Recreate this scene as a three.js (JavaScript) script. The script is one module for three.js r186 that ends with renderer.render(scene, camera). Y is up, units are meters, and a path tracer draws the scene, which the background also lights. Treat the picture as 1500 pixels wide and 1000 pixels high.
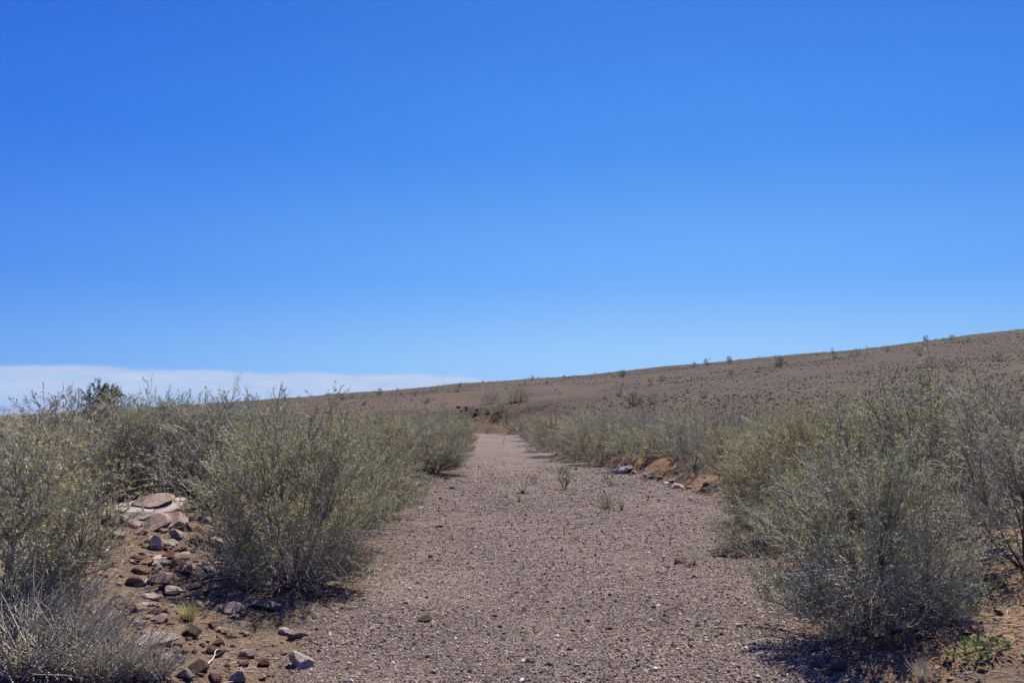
import * as THREE from 'three';

// ------------------------------------------------------------------ camera, sky, sun, exposure
const EYE = 1.6, FPX = 1299, HORIZON = 607;            // photograph pixels (1500 x 1000)
const PITCH = Math.atan((HORIZON - 500) / FPX);
const scene = new THREE.Scene();
const camera = new THREE.PerspectiveCamera(2 * Math.atan(500 / FPX) * 180 / Math.PI, 1.5, 0.1, 60000);
camera.position.set(0, EYE, 0);
camera.rotation.x = PITCH;
scene.add(camera);

const renderer = new THREE.WebGLRenderer({ antialias: true });
renderer.setSize(1024, 682);
renderer.toneMapping = THREE.LinearToneMapping;
renderer.toneMappingExposure = 2.0;
renderer.shadowMap.enabled = true;

const SUN_AZ = 22 * Math.PI / 180, SUN_EL = 57 * Math.PI / 180;
const sunDir = new THREE.Vector3(Math.sin(SUN_AZ) * Math.cos(SUN_EL), Math.sin(SUN_EL), -Math.cos(SUN_AZ) * Math.cos(SUN_EL));
const sun = new THREE.DirectionalLight(new THREE.Color().setRGB(1, 0.93, 0.81), 5);
sun.position.copy(sunDir).multiplyScalar(200);
sun.castShadow = true;
sun.shadow.mapSize.set(4096, 4096);
Object.assign(sun.shadow.camera, { left: -60, right: 60, top: 60, bottom: -60, near: 1, far: 500 });
scene.add(sun); scene.add(sun.target);

// ------------------------------------------------------------------ numbers
function rng(seed) { let a = seed >>> 0; return () => { a = (a + 0x6D2B79F5) | 0; let t = Math.imul(a ^ (a >>> 15), 1 | a); t = (t + Math.imul(t ^ (t >>> 7), 61 | t)) ^ t; return ((t ^ (t >>> 14)) >>> 0) / 4294967296; }; }
const clamp = (x, a = 0, b = 1) => Math.min(b, Math.max(a, x));
const mix = (a, b, t) => a + (b - a) * t;
const smooth = (a, b, x) => { const t = clamp((x - a) / (b - a)); return t * t * (3 - 2 * t); };
function hash2(i, j, s = 0) { let h = Math.imul(i, 374761393) ^ Math.imul(j, 668265263) ^ Math.imul(s + 11, 2147483647 ^ 0x5bd1e995); h = Math.imul(h ^ (h >>> 13), 1274126177); h ^= h >>> 16; h = Math.imul(h, 2246822519); h ^= h >>> 13; return (h >>> 0) / 4294967296; }
function noise2(x, y, s = 0) {
  const i = Math.floor(x), j = Math.floor(y), u = x - i, v = y - j, a = u * u * (3 - 2 * u), b = v * v * (3 - 2 * v);
  return mix(mix(hash2(i, j, s), hash2(i + 1, j, s), a), mix(hash2(i, j + 1, s), hash2(i + 1, j + 1, s), a), b) * 2 - 1;
}
function fbm(x, y, oct, s = 0) { let v = 0, a = 0.5, n = 0; for (let k = 0; k < oct; k++) { v += a * noise2(x, y, s + k); n += a; a *= 0.5; x = x * 2.03 + 17.1; y = y * 2.03 - 9.7; } return v / n; }
function table(rows, d) {
  if (d <= rows[0][0]) return rows[0].slice(1);
  for (let k = 1; k < rows.length; k++) if (d <= rows[k][0]) { const p = rows[k - 1], q = rows[k], t = (d - p[0]) / (q[0] - p[0]), e = t * t * (3 - 2 * t) * 0.5 + t * 0.5; return p.slice(1).map((v, i) => mix(v, q[i + 1], e)); }
  return rows[rows.length - 1].slice(1);
}

// ------------------------------------------------------------------ the sky
{
  const W = 4096, H = 2048, data = new Float32Array(W * H * 4);
  const ramp = [[-90, .30, .42, .58], [-2, .36, .62, .93], [0, .38, .65, .98], [3.2, .325, .60, .98], [8.9, .148, .42, .96], [17.5, .062, .283, .868], [25.4, .046, .218, .765], [50, .039, .172, .61], [90, .034, .150, .54]];
  const cloudTop = (az) => 2.93 - 0.012 * (az + 30) + 0.22 * fbm(az * 0.32, 3.3, 5, 5) - 0.5 * smooth(-4, 2, az);
  for (let j = 0; j < H; j++) {
    const el = ((j + 0.5) / H - 0.5) * 180, base = table(ramp, el);
    for (let i = 0; i < W; i++) {
      // azimuth measured to the right of the viewing direction
      const u = (i + 0.5) / W, dirx = Math.cos((u - 0.5) * 2 * Math.PI), dirz = Math.sin((u - 0.5) * 2 * Math.PI);
      const az = Math.atan2(dirx, -dirz) * 180 / Math.PI;
      let da = Math.abs(az - 12); if (da > 180) da = 360 - da;
      const around = mix(1, 0.57 + 0.43 * Math.exp(-((da / 51) ** 2)), smooth(92, 60, el) * 0.97);
      let [r, g, b] = base.map((c, k) => c * Math.pow(around, [3.4, 1.9, 0.5][k]));
      if (el > -2 && el < 5) {
        const top = cloudTop(az);
        let c = smooth(top, top - 0.22, el) * (0.90 + 0.35 * fbm(az * 0.35, el * 4, 4, 9));
        c *= 1 - 0.62 * smooth(0.30, 0.62, fbm(az * 0.11 + 3, el * 1.9 + 1.4, 3, 21) + 0.12) * smooth(top - 0.5, top - 0.9, el);
        c *= 1 - 0.35 * smooth(1.4, 0.2, el);
        c *= smooth(6, -3, az) * 0.92 + 0.0;
        c = clamp(c);
        const w = 1 + 0.10 * fbm(az * 0.6, el * 5, 4, 33); r = mix(r, .55 * w, c); g = mix(g, .635 * w, c); b = mix(b, .82 * (0.5 + 0.5 * w), c);
      }
      const o = (j * W + i) * 4; data[o] = r / 2; data[o + 1] = g / 2; data[o + 2] = b / 2; data[o + 3] = 1;
    }
  }
  const sky = new THREE.DataTexture(data, W, H, THREE.RGBAFormat, THREE.FloatType);
  sky.mapping = THREE.EquirectangularReflectionMapping; sky.magFilter = THREE.LinearFilter; sky.minFilter = THREE.LinearFilter; sky.needsUpdate = true;
  scene.background = sky; scene.environment = sky;
}

// ------------------------------------------------------------------ the lie of the land: x to the right, d = -z ahead
const EDGE = [ // d, left edge, right edge of the gravel wash
  [0, -1.1, 1.45], [5.2, -1.24, 1.78], [6.9, -1.33, 2.13], [10.3, -1.30, 2.80], [14.2, -1.65, 3.44], [17.9, -1.65, 3.44], [20.6, -1.6, 3.1], [22.8, -1.6, 2.72], [25.9, -1.6, 2.33], [29, -1.6, 1.36], [40, -1.75, 1.15], [49.5, -2.1, .88], [56, -3.0, .3], [60, -6.5, -1.2], [63, -15, -6.5], [66, -26, -16], [70, -42, -31], [140, -90, -80]];
const washFloor = (d) => 0.006 * Math.min(d, 120);
function washDistance(x, d) { // negative inside the wash; sign of side
  const [l, r] = table(EDGE, d), n = 0.14 * noise2(x * 1.3, d * 0.9, 3) + 0.05 * noise2(x * 4, d * 4, 4);
  const [l2, r2] = table(EDGE, d + 0.5), sl = (l - x) / Math.hypot(1, (l2 - l) * 2) + n, sr = (x - r) / Math.hypot(1, (r2 - r) * 2) + n;
  return sl > sr ? [sl, -1] : [sr, 1];
}
const crestHeight = (t) => table([[-400, 26], [-150, 21.5], [0, 16.6], [142, 11.5], [320, 8.9], [451, 6.5], [650, 3.2], [900, 1.0], [2000, 0]], t)[0];
function hillAt(x, d) {
  const q = 0.84 * x + 0.543 * d, t = -0.543 * x + 0.84 * d;
  const foot = 14, top = 151 + 4 * noise2(t * 0.012, 2, 8);
  if (q <= foot) return 0;
  const w = (q - foot) / (top - foot);
  const s = w < 1 ? 0.35 * w * w * (3 - 2 * w) + 0.65 * w - 0.0 : Math.max(0.2, 1 - 0.25 * (w - 1) * (w - 1) * 4);
  const fade = smooth(foot, foot + 20, q);
  return crestHeight(t) * s * fade + fade * (0.45 * noise2(q * 0.02, t * 0.06, 31) + 0.22 * noise2(x * 0.07, d * 0.07, 30) + 0.10 * noise2(x * 0.16, d * 0.16, 32));
}
function height(x, d) {
  const [s, side] = washDistance(x, d);
  let h = washFloor(Math.max(0, d));
  const far = smooth(14, 24, d);
  const bankH = side < 0 ? mix(0.52, 0.38, far) : mix(0.36, 0.40, far), bankW = side < 0 ? mix(2.9, 1.3, far) : mix(1.7, 1.0, far);
  if (s > 0) {
    let b = smooth(0, bankW, s) * 0.75 + 0.25 * smooth(0, 0.5, s) * (side > 0 ? 1 : far);
    h += bankH * b;
    const rough = smooth(0.05, 0.5, s) * smooth(60, 20, d);
    h += rough * (0.05 * noise2(x * 1.1, d * 1.1, 12) + 0.026 * noise2(x * 3.7, d * 3.7, 13) + 0.016 * noise2(x * 9, d * 9, 14));
  } else {
    const ins = smooth(0, -0.5, s);
    h += ins * (0.012 * noise2(x * 1.5, d * 1.5, 15) + 0.010 * noise2(x * 4.3, d * 4.3, 16)) + 0.006 * noise2(x * 11, d * 11, 17) * smooth(30, 15, d);
    h -= 0.03 * smooth(0, -1.2, s);
  }
  h += hillAt(x, d) * smooth(0, 4.2, s);
  if (d > 25 || Math.abs(x) > 25) h += 0.10 * noise2(x * 0.08, d * 0.08, 19) * smooth(25, 60, Math.hypot(x, d)) - 6 * smooth(250, 1500, Math.hypot(x, d)) * smooth(0.15, -0.25, x / (Math.abs(d) + 1));
  return h;
}
const place = (x, d, dy = 0) => new THREE.Vector3(x, height(x, d) + dy, -d);
// a photograph pixel, to the point where its ray meets the ground
function ground(px, py) {
  const v = new THREE.Vector3((px - 750) / FPX, (500 - py) / FPX, -1).applyEuler(new THREE.Euler(PITCH, 0, 0));
  let t = 2, last = t;
  for (let k = 0; k < 4000; k++) {
    if (EYE + v.y * t < height(v.x * t, -v.z * t)) { let a = last, b = t; for (let n = 0; n < 25; n++) { const m = (a + b) / 2; if (EYE + v.y * m < height(v.x * m, -v.z * m)) b = m; else a = m; } t = b; break; }
    last = t; t *= 1.008;
  }
  return { x: v.x * t, d: -v.z * t, y: height(v.x * t, -v.z * t), px: FPX / t };   // px: photograph pixels in a metre there
}

// ------------------------------------------------------------------ names and labels
const taken = new Map();
function numbered(name) { const n = taken.get(name) || 0; taken.set(name, n + 1); return n ? `${name}_${String(n).padStart(3, '0')}` : name; }
function tag(o, label, category, group) { o.userData = { label, category }; if (group) o.userData.group = group; return o; }
function addThing(o, name) { o.name = numbered(name); o.traverse(c => { if (c.isMesh) c.castShadow = c.receiveShadow = true; }); scene.add(o); return o; }
function setting(o, name, kind = 'structure') { o.name = numbered(name); o.userData = { kind }; o.castShadow = o.receiveShadow = true; scene.add(o); return o; }
function part(name, geometry, material, parent) { const m = new THREE.Mesh(geometry, material); m.name = name; m.castShadow = m.receiveShadow = true; parent.add(m); return m; }

// ------------------------------------------------------------------ textures of matter: gravel grain, rock grain
function dataTexture(bytes, n, srgb) {
  const t = new THREE.DataTexture(bytes, n, n, THREE.RGBAFormat); t.wrapS = t.wrapT = THREE.RepeatWrapping; t.magFilter = THREE.LinearFilter; t.minFilter = THREE.LinearMipmapLinearFilter; t.generateMipmaps = true;
  if (srgb) t.colorSpace = THREE.SRGBColorSpace; t.needsUpdate = true; return t;
}
const enc = (v) => { v = clamp(v); return 255 * (v <= 0.0031308 ? 12.92 * v : 1.055 * Math.pow(v, 1 / 2.4) - 0.055); };
function gravelMaps(n, layers, seed, contrast) {   // layers: cells per tile
  const col = new Uint8Array(n * n * 4), bmp = new Uint8Array(n * n * 4);
  for (let j = 0; j < n; j++) for (let i = 0; i < n; i++) {
    let best = 0, r = .5, g = .5, b = .5, hgt = 0;
    layers.forEach(([cells, amount, size], L) => {
      const x = i / n * cells, y = j / n * cells, ci = Math.floor(x), cj = Math.floor(y);
      let dm = 9, id = 0;
      for (let q = -1; q < 2; q++) for (let p = -1; p < 2; p++) {
        const wi = (ci + p + cells) % cells, wj = (cj + q + cells) % cells;
        if (hash2(wi, wj, seed + L * 7 + 3) > amount) continue;
        const k = size * (0.6 + 0.6 * hash2(wi, wj, seed + L * 7 + 4)), st = 0.75 + 0.5 * hash2(wi, wj, seed + L * 7 + 5);
        const dx = (x - ci - p - 0.15 - 0.7 * hash2(wi, wj, seed + L * 7)) * st, dy = (y - cj - q - 0.15 - 0.7 * hash2(wi, wj, seed + L * 7 + 1)) / st;
        const dd = Math.hypot(dx, dy) / k; if (dd < dm) { dm = dd; id = hash2(wi, wj, seed + L * 7 + 2); }
      }
      const h = dm < 1 ? Math.sqrt(1 - dm * dm) * size * 60 / cells : 0;
      if (h > best) {
        best = h; hgt = h;
        const tone = 0.5 + contrast * (Math.pow(id, 1.6) - 0.42), hue = hash2(Math.floor(id * 9973), 1, 5) - 0.5;
        r = tone * (1 + 0.16 * hue); g = tone * (1 - 0.02 * hue); b = tone * (1 - 0.18 * hue);
      }
    });
    if (!best) { const t = 0.40 + 0.14 * noise2(i * 0.37, j * 0.37, seed); r = t * 1.05; g = t; b = t * 0.93; }
    const o = (j * n + i) * 4;
    col[o] = enc(r); col[o + 1] = enc(g); col[o + 2] = enc(b); col[o + 3] = 255;
    bmp[o] = bmp[o + 1] = bmp[o + 2] = 255 * clamp(hgt * 1.25); bmp[o + 3] = 255;
  }
  return [dataTexture(col, n, true), dataTexture(bmp, n, false)];
}
const [gravelColor, gravelBump] = gravelMaps(1024, [[150, 0.95, 0.55], [70, 0.45, 0.5], [32, 0.14, 0.45]], 40, 0.72);
const [soilColor, soilBump] = gravelMaps(1024, [[120, 0.35, 0.5], [52, 0.20, 0.5], [26, 0.12, 0.45]], 90, 0.30);
function rockMaps(n, seed) {
  const col = new Uint8Array(n * n * 4), bmp = new Uint8Array(n * n * 4);
  const tn = (x, y, f, s) => { const a = x / n, b = y / n; const w = (u, v) => noise2(u * f, v * f, s); return mix(mix(w(a, b), w(a - 1, b), a), mix(w(a, b - 1), w(a - 1, b - 1), a), b); };
  for (let j = 0; j < n; j++) for (let i = 0; i < n; i++) {
    const big = tn(i, j, 5, seed), mid = tn(i, j, 17, seed + 1), fine = tn(i, j, 60, seed + 2), grain = hash2(i, j, seed + 3) - 0.5;
    const v = 0.62 + 0.22 * big + 0.16 * mid + 0.14 * fine + 0.16 * grain, o = (j * n + i) * 4, warm = 0.06 * mid;
    col[o] = enc(v * (1 + warm)); col[o + 1] = enc(v); col[o + 2] = enc(v * (1 - warm)); col[o + 3] = 255;
    bmp[o] = bmp[o + 1] = bmp[o + 2] = 255 * clamp(0.5 + 0.3 * mid + 0.25 * fine + 0.12 * grain); bmp[o + 3] = 255;
  }
  return [dataTexture(col, n, true), dataTexture(bmp, n, false)];
}
const [rockColor, rockBump] = rockMaps(512, 70);

// ------------------------------------------------------------------ ground: one sheet, its faces shared out to path, banks and hillside
{
  const A = [], R = [0];
  for (let a = -42; a <= 42.001; a += 0.2) A.push(a);
  for (let a = 45; a < 318; a += 3) A.push(a);
  for (let r = 1.2; r < 110; r *= 1.0085) R.push(r);
  for (let r = 112; r < 45000; r *= 1.035) R.push(r);
  const na = A.length, nr = R.length, pos = new Float32Array(na * nr * 3), col = new Float32Array(na * nr * 3), uv = new Float32Array(na * nr * 2), kind = new Float32Array(na * nr);
  const GRAVEL = [.274, .214, .190], SOIL = [.37, .232, .132], SOIL2 = [.275, .19, .132], LITTER = [.20, .152, .115], HILL = [.132, .102, .080], HILLB = [.120, .106, .073], PINK = [.170, .122, .095];
  for (let i = 0; i < nr; i++) for (let k = 0; k < na; k++) {
    const a = A[k] * Math.PI / 180, x = R[i] * Math.sin(a), d = R[i] * Math.cos(a), o = i * na + k, h = height(x, d);
    pos.set([x, h, -d], o * 3); uv.set([x / 1.6, d / 1.6], o * 2);
    const [s, side] = washDistance(x, d), q = 0.84 * x + 0.543 * d;
    let c;
    const inWash = smooth(0.28, -0.12, s + 0.22 * noise2(x * 2.3, d * 2.3, 51) + 0.1 * noise2(x * 7, d * 7, 52));
    const patch = fbm(x * 0.7, d * 0.7, 3, 53), litter = smooth(-0.05, 0.4, fbm(x * 1.1 + 5, d * 1.1, 3, 56));
    const bank = (side > 0 ? SOIL : SOIL2).map((v, n) => mix(v, LITTER[n], clamp(0.15 + 0.75 * litter)));
    const t1 = 1 + 0.20 * patch + 0.12 * fbm(x * 2.1, d * 1.3, 3, 62) + 0.07 * noise2(x * 6, d * 6, 54), tint = 0.5 + 0.5 * fbm(x * 0.35, d * 0.25, 3, 57);
    const wash = GRAVEL.map((v, n) => v * t1 * [1, mix(0.985, 1.0, tint), mix(0.95, 1.02, tint)][n]);
    c = bank.map((v, n) => mix(v * (1 + 0.12 * patch), wash[n], inWash));
    const hm = smooth(10, 30, q + 4 * noise2(x * 0.1, d * 0.1, 58)) * (s > 2 ? 1 : 0);
    if (hm > 0) {
      const pat = smooth(-0.25, 0.4, fbm(x * 0.03, d * 0.018, 4, 59) + 0.35 * smooth(60, 120, q) - .1), band = smooth(-0.15, 0.4, fbm(x * 0.02 + 9, d * 0.02, 3, 60) + .15) * smooth(75, 38, q + 12 * noise2(x * .05, d * .05, 65)), fine = 1 + 0.22 * fbm(x * 0.6, d * 0.35, 3, 61) + 0.14 * fbm(x * .12, d * .08, 3, 66);
      const hc = HILL.map((v, n) => mix(mix(v, HILLB[n], pat * 0.7), PINK[n], band * 0.8) * fine);
      c = c.map((v, n) => mix(v, hc[n], hm));
    }
    col.set(c, o * 3);
    kind[o] = s < 0.02 && d > -30 && d < 100 ? 1 : q > 24 && s > 2 ? 2 : 0;
  }
  const faces = [[], [], []];
  const tri = (a, b, c) => { const v = [kind[a], kind[b], kind[c]].sort()[1]; faces[v].push(a, b, c); };
  for (let i = 0; i + 1 < nr; i++) for (let k = 0; k < na; k++) {
    const k2 = (k + 1) % na, a = i * na + k, b = i * na + k2, c = (i + 1) * na + k, e = (i + 1) * na + k2;
    if (i > 0) tri(a, b, c);
    tri(b, e, c);
  }
  // smooth normals over the whole sheet
  const all = new Uint32Array(faces[0].length + faces[1].length + faces[2].length); all.set(faces[0]); all.set(faces[1], faces[0].length); all.set(faces[2], faces[0].length + faces[1].length);
  const whole = new THREE.BufferGeometry(); whole.setAttribute('position', new THREE.BufferAttribute(pos, 3)); whole.setIndex(new THREE.BufferAttribute(all, 1)); whole.computeVertexNormals();
  const nor = whole.attributes.normal.array;
  const cut = (f) => {
    const map = new Int32Array(na * nr).fill(-1), idx = new Uint32Array(f.length); let n = 0; const from = [];
    for (let k = 0; k < f.length; k++) { if (map[f[k]] < 0) { map[f[k]] = n++; from.push(f[k]); } idx[k] = map[f[k]]; }
    const g = new THREE.BufferGeometry(), take = (src, w) => { const out = new Float32Array(n * w); from.forEach((v, k) => { for (let q = 0; q < w; q++) out[k * w + q] = src[v * w + q]; }); return new THREE.BufferAttribute(out, w); };
    g.setAttribute('position', take(pos, 3)); g.setAttribute('normal', take(nor, 3)); g.setAttribute('uv', take(uv, 2)); g.setAttribute('color', take(col, 3)); g.setIndex(new THREE.BufferAttribute(idx, 1));
    return g;
  };
  const mGravel = new THREE.MeshPhysicalMaterial({ specularIntensity: 0.25, name: 'gravel', map: gravelColor, bumpMap: gravelBump, bumpScale: 0.011, vertexColors: true, roughness: 0.95 });
  const mSoil = new THREE.MeshPhysicalMaterial({ specularIntensity: 0.25, name: 'soil', map: soilColor, bumpMap: soilBump, bumpScale: 0.014, vertexColors: true, roughness: 1 });
  const mHill = new THREE.MeshPhysicalMaterial({ specularIntensity: 0.25, name: 'hill_soil', map: soilColor, bumpMap: soilBump, bumpScale: 0.012, vertexColors: true, roughness: 1 });
  setting(new THREE.Mesh(cut(faces[0]), mSoil), 'ground');
  setting(new THREE.Mesh(cut(faces[1]), mGravel), 'gravel_path');
  setting(new THREE.Mesh(cut(faces[2]), mHill), 'hillside');
}
{ // far mountains beyond the plain
  const pos = [], idx = [], n = 160, rows = 8, rnd = rng(5);
  for (let i = 0; i <= n; i++) {
    const az = (-75 + 70 * i / n) * Math.PI / 180, top = 105 + 45 * fbm(i * 0.11, 1, 4, 77) + 22 * Math.exp(-((((i / n * 70 - 75) + 27.5) / 4) ** 2));
    for (let j = 0; j <= rows; j++) { const t = j / rows, D = 14000 + 1500 * t + 300 * noise2(i * 0.4, j * 0.8, 78); pos.push(D * Math.sin(az), -40 + (top + 40) * Math.pow(t, 0.8) * (1 + 0.12 * noise2(i * 0.6, j, 79) * (j < rows ? 1 : 0)), -D * Math.cos(az)); }
  }
  for (let i = 0; i < n; i++) for (let j = 0; j < rows; j++) { const a = i * (rows + 1) + j, b = a + rows + 1; idx.push(a, b, a + 1, a + 1, b, b + 1); }
  const g = new THREE.BufferGeometry(); g.setAttribute('position', new THREE.Float32BufferAttribute(pos, 3)); g.setIndex(idx); g.computeVertexNormals();
  setting(new THREE.Mesh(g, new THREE.MeshStandardMaterial({ name: 'far_rock', color: new THREE.Color().setRGB(.12, .11, .10), roughness: 1, side: THREE.DoubleSide })), 'mountains');
}

// ------------------------------------------------------------------ mesh buffers
class Buf {
  constructor() { this.p = []; this.n = []; this.c = []; this.i = []; }
  tube(pts, r0, r1, sides, col) {
    const base = this.p.length / 3, N = pts.length, u = new THREE.Vector3(), v = new THREE.Vector3(), t = new THREE.Vector3();
    for (let k = 0; k < N; k++) {
      t.copy(pts[Math.min(k + 1, N - 1)]).sub(pts[Math.max(k - 1, 0)]).normalize();
      u.set(Math.abs(t.y) > 0.9 ? 1 : 0, Math.abs(t.y) > 0.9 ? 0 : 1, 0).cross(t).normalize(); v.copy(t).cross(u);
      const r = mix(r0, r1, k / (N - 1));
      for (let s = 0; s < sides; s++) {
        const a = s / sides * 2 * Math.PI, cx = Math.cos(a), sx = Math.sin(a), nx = u.x * cx + v.x * sx, ny = u.y * cx + v.y * sx, nz = u.z * cx + v.z * sx;
        this.p.push(pts[k].x + nx * r, pts[k].y + ny * r, pts[k].z + nz * r); this.n.push(nx, ny, nz); this.c.push(col[0], col[1], col[2]);
      }
      if (k) for (let s = 0; s < sides; s++) { const s2 = (s + 1) % sides, a = base + (k - 1) * sides, b = base + k * sides; this.i.push(a + s, a + s2, b + s, a + s2, b + s2, b + s); }
    }
  }
  leaf(c, dir, side, len, wid, col) { // a small pointed leaf, folded a little along its midrib
    const b = this.p.length / 3, n = new THREE.Vector3().crossVectors(side, dir).normalize();
    const P = [[0, 0], [.45, .5], [1, 0], [.45, -.5]];
    for (const [l, w] of P) { this.p.push(c.x + dir.x * l * len + side.x * w * wid + n.x * Math.abs(w) * wid * .4, c.y + dir.y * l * len + side.y * w * wid + n.y * Math.abs(w) * wid * .4, c.z + dir.z * l * len + side.z * w * wid + n.z * Math.abs(w) * wid * .4); this.n.push(n.x, n.y, n.z); this.c.push(...col); }
    this.i.push(b, b + 1, b + 2, b, b + 2, b + 3);
  }
  blade(pts, w, side, col) { // a flat tapering blade through pts
    const b = this.p.length / 3, N = pts.length;
    for (let k = 0; k < N; k++) {
      const t = new THREE.Vector3().copy(pts[Math.min(k + 1, N - 1)]).sub(pts[Math.max(k - 1, 0)]).normalize(), n = new THREE.Vector3().crossVectors(side, t).normalize(), ww = w * (k === N - 1 ? 0.04 : 1 - 0.5 * Math.pow(k / (N - 1), 2));
      for (const s of [-1, 1]) { this.p.push(pts[k].x + side.x * s * ww / 2, pts[k].y + side.y * s * ww / 2, pts[k].z + side.z * s * ww / 2); this.n.push(n.x, n.y, n.z); this.c.push(...col); }
      if (k) { const a = b + (k - 1) * 2; this.i.push(a, a + 1, a + 2, a + 1, a + 3, a + 2); }
    }
  }
  build() {
    const g = new THREE.BufferGeometry();
    g.setAttribute('position', new THREE.Float32BufferAttribute(this.p, 3)); g.setAttribute('normal', new THREE.Float32BufferAttribute(this.n, 3)); g.setAttribute('color', new THREE.Float32BufferAttribute(this.c, 3)); g.setIndex(this.i);
    return g;
  }
}
const mWood = new THREE.MeshPhysicalMaterial({ specularIntensity: 0.4, name: 'bark', vertexColors: true, roughness: 0.85 });
const mLeaf = new THREE.MeshPhysicalMaterial({ name: 'leaf', vertexColors: true, roughness: 0.9, specularIntensity: 0.35, transmission: 0.32, thickness: 0, side: THREE.DoubleSide });
const leafTints = [[1, 1, 1], [.90, .97, .98], [1.10, 1.03, .82], [.98, .95, 1.0]].map(([r, g, b], i) => { const m = mLeaf.clone(); m.name = 'leaf_tint_' + i; m.color.setRGB(r, g, b); return m; });
let shrubCount = 0;
const V = (x, y, z) => new THREE.Vector3(x, y, z);

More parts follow.
